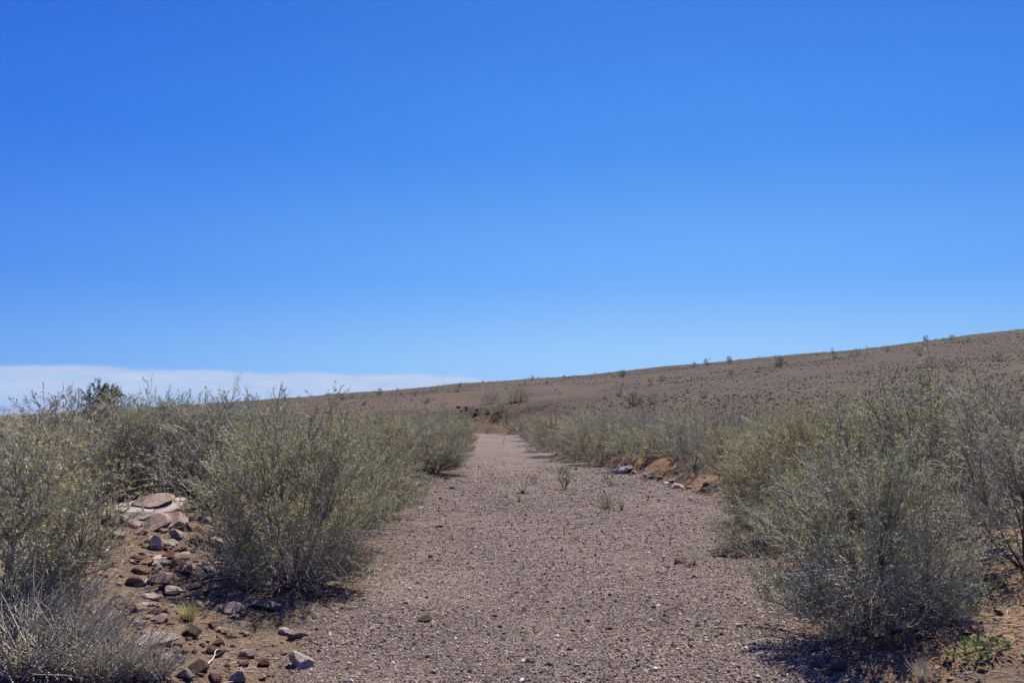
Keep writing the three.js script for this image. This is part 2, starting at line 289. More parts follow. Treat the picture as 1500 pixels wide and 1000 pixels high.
// ------------------------------------------------------------------ shrubs: dark stems fan out from the base, branches reach every part of a lumpy crown, twigs and small leaves fill it
// H height, R radius of the crown; n stems; M branches; k = [twigs per branch, twiglets per twig]
function growShrub(seed, o) {
  const rnd = rng(seed), g = () => (rnd() + rnd() + rnd() - 1.5) / 1.5, W = new Buf(), L = new Buf(), D = new Buf();
  const { H, R, n, M, k, leaf = 0.016, leaves = 1, tangle = 40, sage = 0.5, thick = 1, low = 0.06, sprigs = 0.12, twigLen = 1, foot = 0.6 } = o;
  const barks = [[.065, .050, .040], [.115, .096, .078], [.33, .305, .265], [.42, .39, .345]];
  const leafColor = (t0, b0) => { const t = clamp(t0 + 0.25 * g()), b = b0 * (0.8 + 0.4 * rnd()); return [mix(.335, .265, t) * b, mix(.328, .275, t) * b, mix(.115, .158, t) * b]; };
  const lump = (az, h) => 1 + 0.30 * noise2(Math.cos(az) * 1.6 + seed, Math.sin(az) * 1.6 + h * 2.2, 2) + 0.10 * noise2(Math.cos(az) * 4 + seed, Math.sin(az) * 4 + h * 5, 3);
  const path = (p, dir, len, segs, jit, up) => { const pts = [p.clone()], dirs = [], d = dir.clone(); for (let s = 0; s < segs; s++) { d.x += jit * g(); d.z += jit * g(); d.y += jit * g() + up; d.normalize(); const q = pts[s].clone().addScaledVector(d, len / segs); if (q.y < 0.02) { q.y = 0.02 + 0.02 * rnd(); d.y = Math.abs(d.y) + .1; } pts.push(q); dirs.push(d.clone()); } return [pts, dirs]; };
  const along = (pts, t) => { const f = t * (pts.length - 1) * 0.9999, a = Math.floor(f); return [pts[a].clone().lerp(pts[a + 1], f - a), a]; };
  const off = (d, a0, a1) => { const ax = V(g(), g(), g()).cross(d).normalize(), ang = mix(a0, a1, rnd()); return d.clone().multiplyScalar(Math.cos(ang)).addScaledVector(ax, Math.sin(ang)); };
  function addLeaves(pts, count, t0, b0) {
    for (let q = 0; q < count; q++) {
      const [c] = along(pts, 0.15 + 0.85 * rnd()), dir = V(g(), g() + 0.35, g()).normalize(), side = V(g(), g(), g()).cross(dir).normalize(), s = leaf * (0.55 + 0.9 * rnd());
      L.leaf(c, dir, side, s, s * 0.52, leafColor(t0, b0));
    }
  }
  const stems = [];
  for (let s = 0; s < n; s++) {
    const az = s * 2.399 + 0.5 * rnd(), tilt = mix(0.05, 1.25, Math.sqrt((s + rnd()) / n)), st = Math.sin(tilt), dir = V(Math.cos(az) * st, Math.cos(tilt) + .05, Math.sin(az) * st).normalize();
    const hz = Math.hypot(dir.x, dir.z), len = 0.80 / Math.sqrt((hz / R) ** 2 + (dir.y / H) ** 2) * mix(.7, 1, rnd()), b = R * .12 * Math.sqrt(rnd());
    const [pts] = path(V(Math.cos(az) * b, -.03, Math.sin(az) * b), dir, len, 9, .13, .02), r = H * .0085 * thick * (.6 + .7 * rnd()), t = .7 + .6 * rnd();
    W.tube(pts, r, r * .3, 5, barks[0].map(c => c * t)); stems.push(pts);
  }
  for (let m = 0; m < M; m++) {
    const az = rnd() * 6.2832, hy = mix(low, .93, Math.pow(rnd(), 1.2)), shell = Math.sqrt(Math.max(0, 1 - Math.pow(hy, 2.6))) * lump(az, hy) * R * mix(foot, 1, smooth(0, .5, hy)), rr = shell * Math.pow(rnd(), .38), e = V(Math.cos(az) * rr, hy * H * (rnd() < sprigs ? 1.16 : mix(.9, 1.04, rnd())), Math.sin(az) * rr);
    let best = 1e9, root = null; for (const pts of stems) for (let q = 1; q < pts.length; q++) { const v = pts[q], dist = v.distanceTo(e) + Math.max(0, v.y - e.y + .12 * H) * 2.2; if (dist < best) { best = dist; root = v; } }
    // a branch bends from its stem to its place and then on, outwards and up
    const out = V(e.x, (hy < .3 ? mix(.02, .35, hy / .3) + .3 * rnd() : .35 + .55 * rnd()) * R, e.z).normalize().addScaledVector(V(g(), g(), g()), .35).normalize(), mid0 = root.clone().lerp(e, .55).add(V(.05 * g() * R, -.03 * H * rnd(), .05 * g() * R)); mid0.y = Math.max(.02, mid0.y);
    const reach = H * mix(.10, .2, rnd()), end = e.clone().addScaledVector(out, reach), pts = new THREE.CatmullRomCurve3([root.clone(), mid0, e, end]).getPoints(7).map((p, q) => q ? p.add(V(.012 * g(), .012 * g(), .012 * g())) : p);
    for (const p of pts) p.y = Math.max(.015, p.y);
    const t = .7 + .6 * rnd(), r = H * .0034 * thick * (.7 + .6 * rnd()), t0 = clamp(sage + .35 * g()), b0 = .78 + .44 * rnd();
    W.tube(pts, r, r * .45, 3, barks[1].map((c, i) => mix(c, barks[2][i], rnd() * .5) * t));
    const nt = Math.round(k[0] * (.7 + .6 * rnd()));
    for (let c = 0; c < nt; c++) {
      const [at, a] = along(pts, mix(.38, 1, (c + rnd()) / nt)), d0 = pts[a + 1].clone().sub(pts[a]).normalize(), nd = off(d0, .35, .95); nd.y += .22; nd.normalize();
      const len = H * mix(.08, .17, rnd()) * twigLen, [tp, td] = path(at, nd, len, 3, .2, .06), tt = .65 + .7 * rnd();
      W.tube(tp, .0036 * thick, .0021 * thick, 3, barks[2].map(v => v * tt));
      for (let w = 0; w < k[1]; w++) { const [p2, a2] = along(tp, mix(.25, 1, (w + rnd()) / k[1])), d2 = off(td[a2], .4, .95); d2.y += .15; d2.normalize(); const l2 = len * mix(.25, .55, rnd()), p3 = p2.clone().addScaledVector(d2, l2); p3.y = Math.max(.012, p3.y); W.tube([p2, p3], .0024 * thick, .0012 * thick, 3, barks[3].map(v => v * tt)); const want = leaves * (1.5 + l2 * 70); addLeaves([p2, p3], Math.floor(want) + (rnd() < want % 1 ? 1 : 0), t0, b0); }
      const want = leaves * len * 32; addLeaves(tp, Math.floor(want) + (rnd() < want % 1 ? 1 : 0), t0, b0);
    }
  }
  for (let s = 0; s < tangle; s++) { // bare dead twigs crowded low in the plant
    const az = rnd() * 2 * Math.PI, rr = R * 0.6 * Math.sqrt(rnd()), p = V(Math.cos(az) * rr, 0.03 + H * 0.34 * rnd(), Math.sin(az) * rr), d = V(Math.cos(az) + .8 * g(), 0.45 * g() + .25, Math.sin(az) + .8 * g()).normalize(), pts = [p], len = H * (0.16 + 0.34 * rnd());
    for (let q = 0; q < 5; q++) { d.x += .25 * g(); d.y += .2 * g() - .10; d.z += .25 * g(); d.normalize(); const e = pts[q].clone().addScaledVector(d, len / 5); e.y = Math.max(0.015 + .03 * rnd(), e.y); pts.push(e); }
    const t = 0.7 + 0.6 * rnd(); D.tube(pts, 0.0046, 0.0018, 3, [.34 * t, .315 * t, .28 * t]);
    for (let q = 1; q < 5; q++) if (rnd() < .75) { const e = V(g(), .6 * g() + .2, g()).normalize(), m = pts[q].clone().addScaledVector(e, len * .16), z = m.clone().addScaledVector(e.addScaledVector(V(g(), g(), g()), .4).normalize(), len * .14); D.tube([pts[q], m, z], .0026, .001, 3, [.32 * t, .295 * t, .26 * t]); }
  }
  const ys = [], rs = []; for (let q = 0; q < W.p.length; q += 30) { ys.push(W.p[q + 1]); rs.push(Math.hypot(W.p[q], W.p[q + 2])); } ys.sort((a, b) => a - b); rs.sort((a, b) => a - b);
  return { branches: W.build(), foliage: L.build(), dead: tangle ? D.build() : null, H: ys[Math.floor(ys.length * .992)], R: rs[Math.floor(rs.length * .965)] };
}
function shrubGroup(m) { const o = new THREE.Group(); part('branchwork', m.branches, mWood, o); part('foliage', m.foliage, mLeaf, o); if (m.dead) part('dead_twigs', m.dead, mWood, o).userData.kind = 'stuff'; o.userData.model = 0; return o; }

const near = [
  growShrub(101, { H: 1.5, R: 0.95, n: 14, M: 300, k: [7, 4], leaves: .33, leaf: .027, tangle: 300, sage: 0.15, foot: .55, low: .04 }),
  growShrub(102, { H: 1.4, R: 0.85, n: 13, M: 250, k: [6, 4], leaves: 0.34, leaf: .026, tangle: 240, sage: 0.45, foot: .75, low: .03 }),
  growShrub(103, { H: 1.4, R: 0.80, n: 13, M: 130, k: [7, 4], leaves: 0.2, leaf: .024, tangle: 90, sage: 0.6, low: .25, sprigs: .3 }),
];
const mid = [
  growShrub(111, { H: 1.3, R: 0.85, n: 10, M: 140, k: [6, 3], leaves: 0.4, leaf: 0.031, tangle: 40, sage: 0.3, thick: 1.2, foot: .75, low: .04 }),
  growShrub(112, { H: 1.3, R: 0.78, n: 10, M: 130, k: [6, 3], leaves: 0.34, leaf: 0.031, tangle: 40, sage: 0.65, thick: 1.2, foot: .75, low: .04 }),
  growShrub(113, { H: 1.35, R: 0.65, n: 10, M: 80, k: [6, 3], leaves: 0.2, leaf: 0.027, tangle: 20, sage: 0.6, thick: 1.3, low: .2, sprigs: .35 }),
  growShrub(114, { H: 1.1, R: 0.95, n: 11, M: 130, k: [6, 3], leaves: 0.12, leaf: 0.026, tangle: 60, sage: 0.8, thick: 1.25, foot: .8, low: .03 }),
];
const dense = growShrub(104, { H: 1.3, R: 0.86, n: 14, M: 360, k: [6, 4], leaves: .29, leaf: .025, tangle: 560, sage: 0.3, foot: 1.0, low: .015 });
const slender = growShrub(131, { H: 1.6, R: 0.34, n: 3, M: 30, k: [6, 4], leaves: 0.7, tangle: 0, sage: 0.4, thick: 1.2, low: .4, sprigs: .4 });
const prototypes = new Map();
function shrub(model, x, d, H, wide, turn, label, group, lean = 0) {
  if (!prototypes.has(model)) prototypes.set(model, shrubGroup(model));
  const o = prototypes.get(model).clone();
  o.position.copy(place(x, d, -0.01)); o.rotation.set(0, turn, lean);
  o.children[1].material = leafTints[(shrubCount * 7 + (shrubCount++ >> 2)) % 4];
  const sy = H / model.H, sx = wide / (2 * model.R); o.scale.set(sx, sy, sx);
  tag(o, label, 'shrub', group); return addThing(o, 'shrub');
}
const atPx = (px, d) => (px - 750) / FPX * d;
const spots = [];   // [x, d, radius] of what already stands
function put(model, px, d, H, wide, turn, label, group, lean) { const x = atPx(px, d); spots.push([x, d, wide / 2]); return shrub(model, x, d, H, wide, turn, label, group, lean); }
// the bank with the rubble
put(near[0], 432, 8.0, 1.5, 1.66, 0.4, 'big yellow-green shrub beside the rubble, dark hollow of bare twigs at its foot');
put(near[1], 10, 5.8, 1.14, 1.6, 2.0, 'twiggy grey-green shrub overhanging the rubble slope opposite the big yellow-green shrub');
put(near[2], 190, 11.7, 1.42, 1.7, 1.1, 'half bare shrub with dark upright stems right behind the layered boulder');
const behind = 'grey-green shrub in the thicket behind the layered boulder', behindG = 'thicket behind the boulder';
[[245, 12.2, 1.35, 1.5, 1], [305, 11.0, 1.30, 1.5, 2], [98, 12.8, 1.42, 1.8, 2], [22, 10.5, 1.05, 1.6, 0], [62, 9.3, .95, 1.3, 1], [118, 11.4, .9, 1.1, 0], [345, 12.5, 1.38, 1.7, 1], [-40, 8.5, 1.0, 1.5, 1], [-30, 13, 1.02, 1.6, 0], [50, 15, 1.02, 1.7, 1], [150, 15.5, 1.45, 1.9, 2], [225, 16, 1.42, 1.9, 0], [300, 15.5, 1.4, 1.8, 2]].forEach(([px, d, H, w, m], i) => put(i % 3 ? mid[m] : near[m], px, d, H, w, i * 1.7, behind, behindG));
put(slender, 402, 10.4, 1.55, .75, 0.5, 'slender upright shrub rising out of the thicket above the big yellow-green shrub');
const strip = 'grey-green shrub in the strip between the big yellow-green shrub and the bend', stripG = 'shrubs lining the rubble side of the wash';
[[478, 11.8, 1.22, 1.7, 0], [540, 13.4, 1.12, 1.6, 1], [508, 10.0, .95, 1.3, 0], [440, 14, 1.3, 1.9, 1], [380, 15.5, 1.35, 1.9, 0], [500, 16.5, 1.25, 1.9, 1], [560, 18, 1.2, 1.7, 0], [602, 20.3, 1.15, 1.5, 2], [575, 15.6, 1.0, 1.4, 0], [600, 23.5, 1.2, 1.8, 1]].forEach(([px, d, H, w, m], i) => put(mid[m], px, d, H, w, i * 2.3 + 1, strip, stripG));
put(near[1], 637, 21.8, 1.25, 1.9, 0.3, 'rounded yellow-green shrub at the gravel edge with a dark foot and loose stones before it');
[[655, 25.5, 1.2, 1.6, 0], [640, 30, 1.2, 1.8, 1], [668, 31, 1.15, 1.5, 0], [672, 37, 1.2, 1.7, 1], [660, 43, 1.2, 2, 0], [668, 50, 1.1, 1.8, 1], [610, 28, 1.2, 1.9, 1], [570, 26, 1.2, 1.9, 0]].forEach(([px, d, H, w, m], i) => put(mid[m], px, d, H, w, i * 1.9, strip, stripG));
// the bank of orange soil
put(dense, 1272, 6.15, 1.16, 1.5, 3.3, 'large dense shrub leaning over the gravel with a black shadow at its foot', undefined);
put(near[1], 1325, 8.6, 1.58, 1.9, 0.9, 'tall shrub directly behind the large dense shrub that leans over the gravel');
put(near[2], 1497, 6.9, 1.42, 1.5, 4.0, 'open yellow-green shrub standing over the patch of bare orange soil');
const over = 'grey-green shrub in the thicket above the orange soil bank', overG = 'thicket above the orange soil';
[[1190, 11.0, 1.38, 1.7, 0], [1118, 12.6, 1.18, 1.5, 1], [1408, 10.6, 1.50, 1.8, 1], [1485, 10.2, 1.42, 1.7, 2], [1255, 12.8, 1.36, 1.8, 0], [1340, 13.6, 1.40, 1.8, 1], [1455, 14.8, 1.38, 1.9, 0], [1560, 12, 1.4, 1.9, 1], [1140, 15.8, 1.22, 1.6, 1], [1210, 17, 1.2, 1.8, 0], [1290, 18, 1.2, 1.8, 1], [1390, 18, 1.25, 1.8, 0], [1480, 19, 1.25, 1.8, 1], [1550, 16, 1.3, 1.9, 0]].forEach(([px, d, H, w, m], i) => put(i < 4 ? near[m] : mid[m], px, d, H, w, i * 2.1 + .4, over, overG));
put(mid[1], 1098, 10.2, .62, 1.0, 1.0, 'low shrub on the edge of the orange bank, smaller than those behind it');
put(mid[0], 1178, 9.0, .95, 1.2, 2.5, 'short shrub between the large leaning shrub and the orange bank');
const row = 'dense grey-green shrub in the row on the undercut bank', rowG = 'row of shrubs on the undercut bank';
[[1075, 17.4, .98, 1.4], [1012, 22.6, 1.0, 1.9], [955, 24.8, 1.12, 2.0], [905, 26, 1.25, 1.9], [868, 27.8, 1.15, 2.0], [838, 30.5, 1.2, 2.0], [818, 34, 1.2, 1.9], [803, 39, 1.2, 1.9], [792, 45, 1.25, 2.1], [778, 51, 1.25, 2.1], [755, 58, 1.3, 2.0], [735, 63, 1.2, 1.9], [717, 68, 1.0, 1.8], [758, 67, 1.15, 2.0]].forEach(([px, d, H, w], i) => put(mid[[0, 1, 3, 0, 1][i % 5]], px - (d > 24 && d < 48 ? .5 * FPX / d : 0), d, H, w, i * 2.7, row, rowG));
{ // the shrubs behind, thinning towards the hill
  const rnd = rng(77);
  const fill = (count, x0, x1, d0, d1, label, group, side) => {
    for (let k = 0, tries = 0; k < count && tries < 9000; tries++) {
      const d = mix(d0, d1, Math.pow(rnd(), 1.3)), [l, r] = table(EDGE, d), x = side < 0 ? l - mix(x0, x1, rnd()) * (d / d1 * .8 + .35) : r + mix(x0, x1, rnd()) * (0.4 + .6 * d / d1);
      if (Math.abs(x) > d * 0.62 + 1.5 || spots.some(([a, b, c]) => Math.hypot(a - x, b - d) < 0.75 * (c + 0.8))) continue;
      if (side > 0 && 0.84 * x + 0.543 * d > 21) continue;
      const H = mix(.6, 1.2, rnd()), w = mix(1.1, 2.1, rnd()); spots.push([x, d, w / 2]);
      shrub(mid[[0, 1, 3, 2][k % 4]], x, d, H, w, rnd() * 6.28, label, group); k++;
    }
  };
  fill(75, 0.9, 34, 14, 62, 'grey-green shrub of the scrub plain beyond the rubble bank', 'shrubs of the scrub plain', -1);
  fill(60, 0.9, 11, 15, 66, 'grey-green shrub of the belt below the bare hillside', 'shrub belt below the hillside', 1);
}

// ------------------------------------------------------------------ a juniper-like dark bush behind the thicket
{
  const rnd = rng(9), g = () => (rnd() + rnd() + rnd() - 1.5) / 1.5, W = new Buf(), L = new Buf(), H = 1.72;
  for (let s = 0; s < 7; s++) {
    const az = rnd() * 6.28, d = V(Math.cos(az) * .2, 1, Math.sin(az) * .2).normalize(), pts = [V(0.05 * g(), -.03, .05 * g())];
    for (let q = 0; q < 7; q++) { d.x += .07 * g(); d.z += .07 * g(); d.normalize(); pts.push(pts[q].clone().addScaledVector(d, H * (.8 + .2 * rnd()) / 7)); }
    W.tube(pts, .03, .006, 5, [.09, .07, .055]);
    for (let c = 0; c < 38; c++) {
      const at = pts[2 + Math.floor(rnd() * 6) % 6].clone(), e = V(g(), .35 + .4 * g(), g()).normalize(), l = .16 + .22 * rnd(), end = at.clone().addScaledVector(e, l);
      W.tube([at, at.clone().lerp(end, .5).add(V(.02 * g(), .02 * g(), .02 * g())), end], .007, .003, 3, [.10, .08, .06]);
      for (let q = 0; q < 55; q++) { const c2 = at.clone().lerp(end, .35 + .7 * rnd()).add(V(.06 * g(), .06 * g(), .06 * g())), dir = V(g(), g() + .3, g()).normalize(), side = V(g(), g(), g()).cross(dir).normalize(), b = .7 + .6 * rnd(); L.leaf(c2, dir, side, .045, .022, [.050 * b, .066 * b, .028 * b]); }
    }
  }
  const o = new THREE.Group(); part('branchwork', W.build(), mWood, o); part('foliage', L.build(), mLeaf, o);
  o.position.copy(place(atPx(148, 21), 21, -.02)); tag(o, 'dark green leafy bush poking up behind the half bare shrubs', 'bush'); addThing(o, 'evergreen_bush');
}

// ------------------------------------------------------------------ rocks
function rockGeometry(seed, planes, flat, detail = 9) {
  const rnd = rng(seed), g = new THREE.IcosahedronGeometry(1, detail), cuts = [];
  for (let k = 0; k < planes; k++) { const v = V(rnd() * 2 - 1, rnd() * 2 - 1, rnd() * 2 - 1).normalize(); cuts.push([v, 0.42 + 0.45 * rnd()]); }
  const p = g.attributes.position, pos = [], key = new Map(), idx = [], uv = [];
  for (let k = 0; k < p.count; k++) {
    const v = V(p.getX(k), p.getY(k), p.getZ(k)).normalize(), id = v.toArray().map(c => Math.round(c * 1e4)).join();
    if (!key.has(id)) {
      let r = 1.05; for (const [n, c] of cuts) { const q = v.dot(n); if (q > 0.05) r = Math.min(r, c / q); }
      r *= 1 + 0.03 * noise2(v.x * 3 + seed, v.y * 3 + v.z * 2, 3);
      key.set(id, pos.length / 3); pos.push(v.x * r, v.y * r * flat, v.z * r); uv.push(v.x * .8 + v.z * .5 + seed * .13, v.y * .8 + v.z * .35);
    }
    idx.push(key.get(id));
  }
  const o = new THREE.BufferGeometry(); o.setAttribute('position', new THREE.Float32BufferAttribute(pos, 3)); o.setAttribute('uv', new THREE.Float32BufferAttribute(uv, 2)); o.setIndex(idx); o.computeVertexNormals();
  // bring the widths to 1 so that sizes are given in metres
  o.computeBoundingBox(); const s = o.boundingBox.getSize(V()), c = o.boundingBox.getCenter(V()); o.translate(-c.x, -o.boundingBox.min.y, -c.z); o.scale(1 / s.x, 1 / s.y, 1 / s.z);
  const f = o.toNonIndexed(); f.computeVertexNormals(); return f;
}
const rockShapes = []; for (let k = 0; k < 9; k++) rockShapes.push(rockGeometry(300 + k * 7, 13 + k % 4, 1));
const chipShapes = []; for (let k = 0; k < 4; k++) chipShapes.push(rockGeometry(400 + k * 7, 12, 1, 4));
const rockM = (name, r, g, b) => new THREE.MeshPhysicalMaterial({ specularIntensity: 0.35, name, color: new THREE.Color().setRGB(r, g, b), map: rockColor, bumpMap: rockBump, bumpScale: 0.02, roughness: 0.9 });
const TONES = { pale: rockM('pale_stone', .76, .63, .555), grey: rockM('grey_stone', .53, .44, .385), mauve: rockM('mauve_stone', .45, .31, .26), brown: rockM('brown_stone', .40, .245, .16), red: rockM('dark_red_stone', .235, .115, .09), dark: rockM('dark_stone', .165, .11, .085), tan: rockM('tan_stone', .58, .435, .31), soil: rockM('soil_clod', .38, .22, .122) };
let rockCount = 0;
function rock(px, py, w, h, tone, label, group, opt = {}) {   // base pixel, width and height in photograph pixels
  const g = ground(px, py), rnd = rng(1000 + rockCount * 13), W = w / g.px, Hh = h / g.px;
  const m = new THREE.Mesh(opt.small ? chipShapes[rockCount % 4] : rockShapes[opt.shape ?? rockCount % 9], TONES[tone]); rockCount++;
  const depth = W * (opt.depth ?? mix(.85, 1.3, rnd())), d = g.d + depth * 0.35;
  m.scale.set(W * 1.06, Hh * 1.1, depth); m.rotation.set((rnd() - .5) * .3 + (opt.tx || 0), opt.turn ?? (rnd() - .5) * 1.0, (rnd() - .5) * .3 + (opt.tz || 0));
  m.position.set(g.x * d / g.d, height(g.x * d / g.d, d) - Hh * 0.28, -d);
  tag(m, label, 'rock', group); return addThing(m, 'rock');
}
// the layered boulder: a slab over a block
{
  const g = ground(200, 772), o = new THREE.Group();
  o.position.set(g.x, height(g.x, g.d) - .05, -g.d - .15);
  const slab = (i, w, h, dp, x, y, z, ry, rz, t, name) => { const m = part(name, rockShapes[i], TONES[t], o); m.scale.set(w, h, dp); m.position.set(x, y, z); m.rotation.set(.12, ry, rz); };
  slab(2, .90, .36, .80, -.02, -.10, 0, .3, .06, 'mauve', 'block'); slab(5, .84, .20, .70, -.01, .11, -.05, .15, .10, 'grey', 'slab'); slab(0, .46, .11, .40, .06, .245, -.12, .7, .10, 'mauve', 'slab'); slab(3, .40, .32, .36, .34, -.10, .14, .9, -.1, 'mauve', 'block');
  tag(o, 'large layered grey and mauve boulder at the head of the rubble slope', 'boulder'); addThing(o, 'boulder');
}
rock(231, 777, 42, 26, 'mauve', 'blocky mauve rock leaning on the foot of the layered boulder');
rock(262, 765, 22, 21, 'red', 'rounded dark red rock just beside the layered boulder');
rock(281, 779, 27, 18, 'brown', 'rusty brown angular rock below the dark red rounded one');
rock(234, 806, 22, 28, 'pale', 'pale upright slab of stone among the rubble', undefined, { depth: .4, tz: .35 });
rock(228, 949, 66, 20, 'grey', 'long flat grey slab lying low on the orange soil', undefined, { depth: .5 });
rock(442, 979, 37, 29, 'pale', 'pale pink block of stone lying alone on the gravel edge', undefined, { shape: 2, depth: .8 });
rock(433, 938, 23, 14, 'mauve', 'purple stone touching a pale one at the gravel edge');
rock(418, 930, 20, 11, 'pale', 'pale pink stone touching a purple one at the gravel edge');
rock(350, 1000, 32, 17, 'pale', 'long white angular stone tilted on the soil', undefined, { depth: .45, tz: .4 });
rock(336, 900, 36, 20, 'grey', 'pinkish grey slab with one corner raised', undefined, { tz: -.25, depth: .6 });
rock(381, 891, 31, 12, 'tan', 'tan flat stone overlapping a pink one');
rock(402, 896, 25, 11, 'mauve', 'pink flat stone under the edge of a tan one');
rock(281, 935, 28, 21, 'dark', 'dark mottled rock beside the grass tuft');
rock(621, 912, 21, 12, 'dark', 'lone dark brown stone on open gravel');
rock(996, 826, 18, 10, 'red', 'dark red stone on open gravel beside a grey wisp of grass');
rock(914, 693, 34, 10, 'pale', 'whitish rock at the foot of the undercut bank', undefined, { shape: 6, turn: .2, depth: 1.1 });
rock(993, 715, 18, 9, 'pale', 'pale stone at the foot of the orange bank');
rock(1230, 984, 25, 20, 'brown', 'brown clod of rock beneath the large leaning shrub');
rock(1326, 948, 37, 18, 'soil', 'reddish lump of hard soil beside the large leaning shrub');
const rubble = (t) => `${{ pale: 'pale', grey: 'grey', mauve: 'mauve', brown: 'brown', red: 'dark red', dark: 'dark', tan: 'tan', soil: 'orange' }[t]} stone in the rubble below the layered boulder`;
[[303, 767, 18, 11, 'grey'], [261, 790, 24, 17, 'grey'], [287, 798, 17, 15, 'red'], [214, 832, 20, 17, 'brown'], [258, 834, 20, 17, 'dark'], [237, 822, 28, 7, 'pale'], [200, 858, 33, 15, 'brown'], [236, 862, 36, 23, 'mauve'], [277, 866, 32, 14, 'dark'], [253, 848, 11, 8, 'mauve'], [250, 873, 28, 10, 'grey'], [282, 876, 30, 9, 'mauve'], [328, 853, 36, 17, 'red'], [352, 864, 20, 11, 'mauve'], [322, 835, 18, 11, 'pale'], [196, 895, 24, 9, 'red'], [184, 904, 11, 11, 'red'], [170, 905, 17, 13, 'pale'], [241, 899, 13, 9, 'mauve'], [222, 890, 11, 8, 'pale'], [234, 912, 23, 10, 'mauve'], [318, 947, 16, 11, 'red'], [310, 958, 16, 12, 'red'], [322, 962, 16, 12, 'mauve'], [363, 964, 25, 15, 'mauve'], [387, 977, 17, 13, 'red'], [290, 988, 31, 22, 'dark'], [270, 995, 30, 18, 'grey'], [315, 1000, 20, 13, 'red'], [122, 932, 32, 12, 'grey'], [160, 960, 22, 10, 'mauve'], [95, 860, 24, 12, 'mauve'], [130, 800, 26, 12, 'mauve'], [170, 790, 22, 12, 'grey'], [152, 815, 18, 9, 'pale'], [300, 830, 12, 8, 'mauve'], [270, 808, 14, 8, 'mauve'], [248, 812, 12, 8, 'red'], [318, 775, 12, 8, 'mauve'], [325, 800, 12, 7, 'grey'], [345, 845, 10, 6, 'pale'], [300, 850, 12, 7, 'pale'], [262, 885, 12, 6, 'grey'], [210, 875, 14, 7, 'pale'], [308, 888, 14, 6, 'pale']].forEach(([x, y, w, h, t]) => rock(x, y, w, h, t, rubble(t), `${t} rubble stones`));
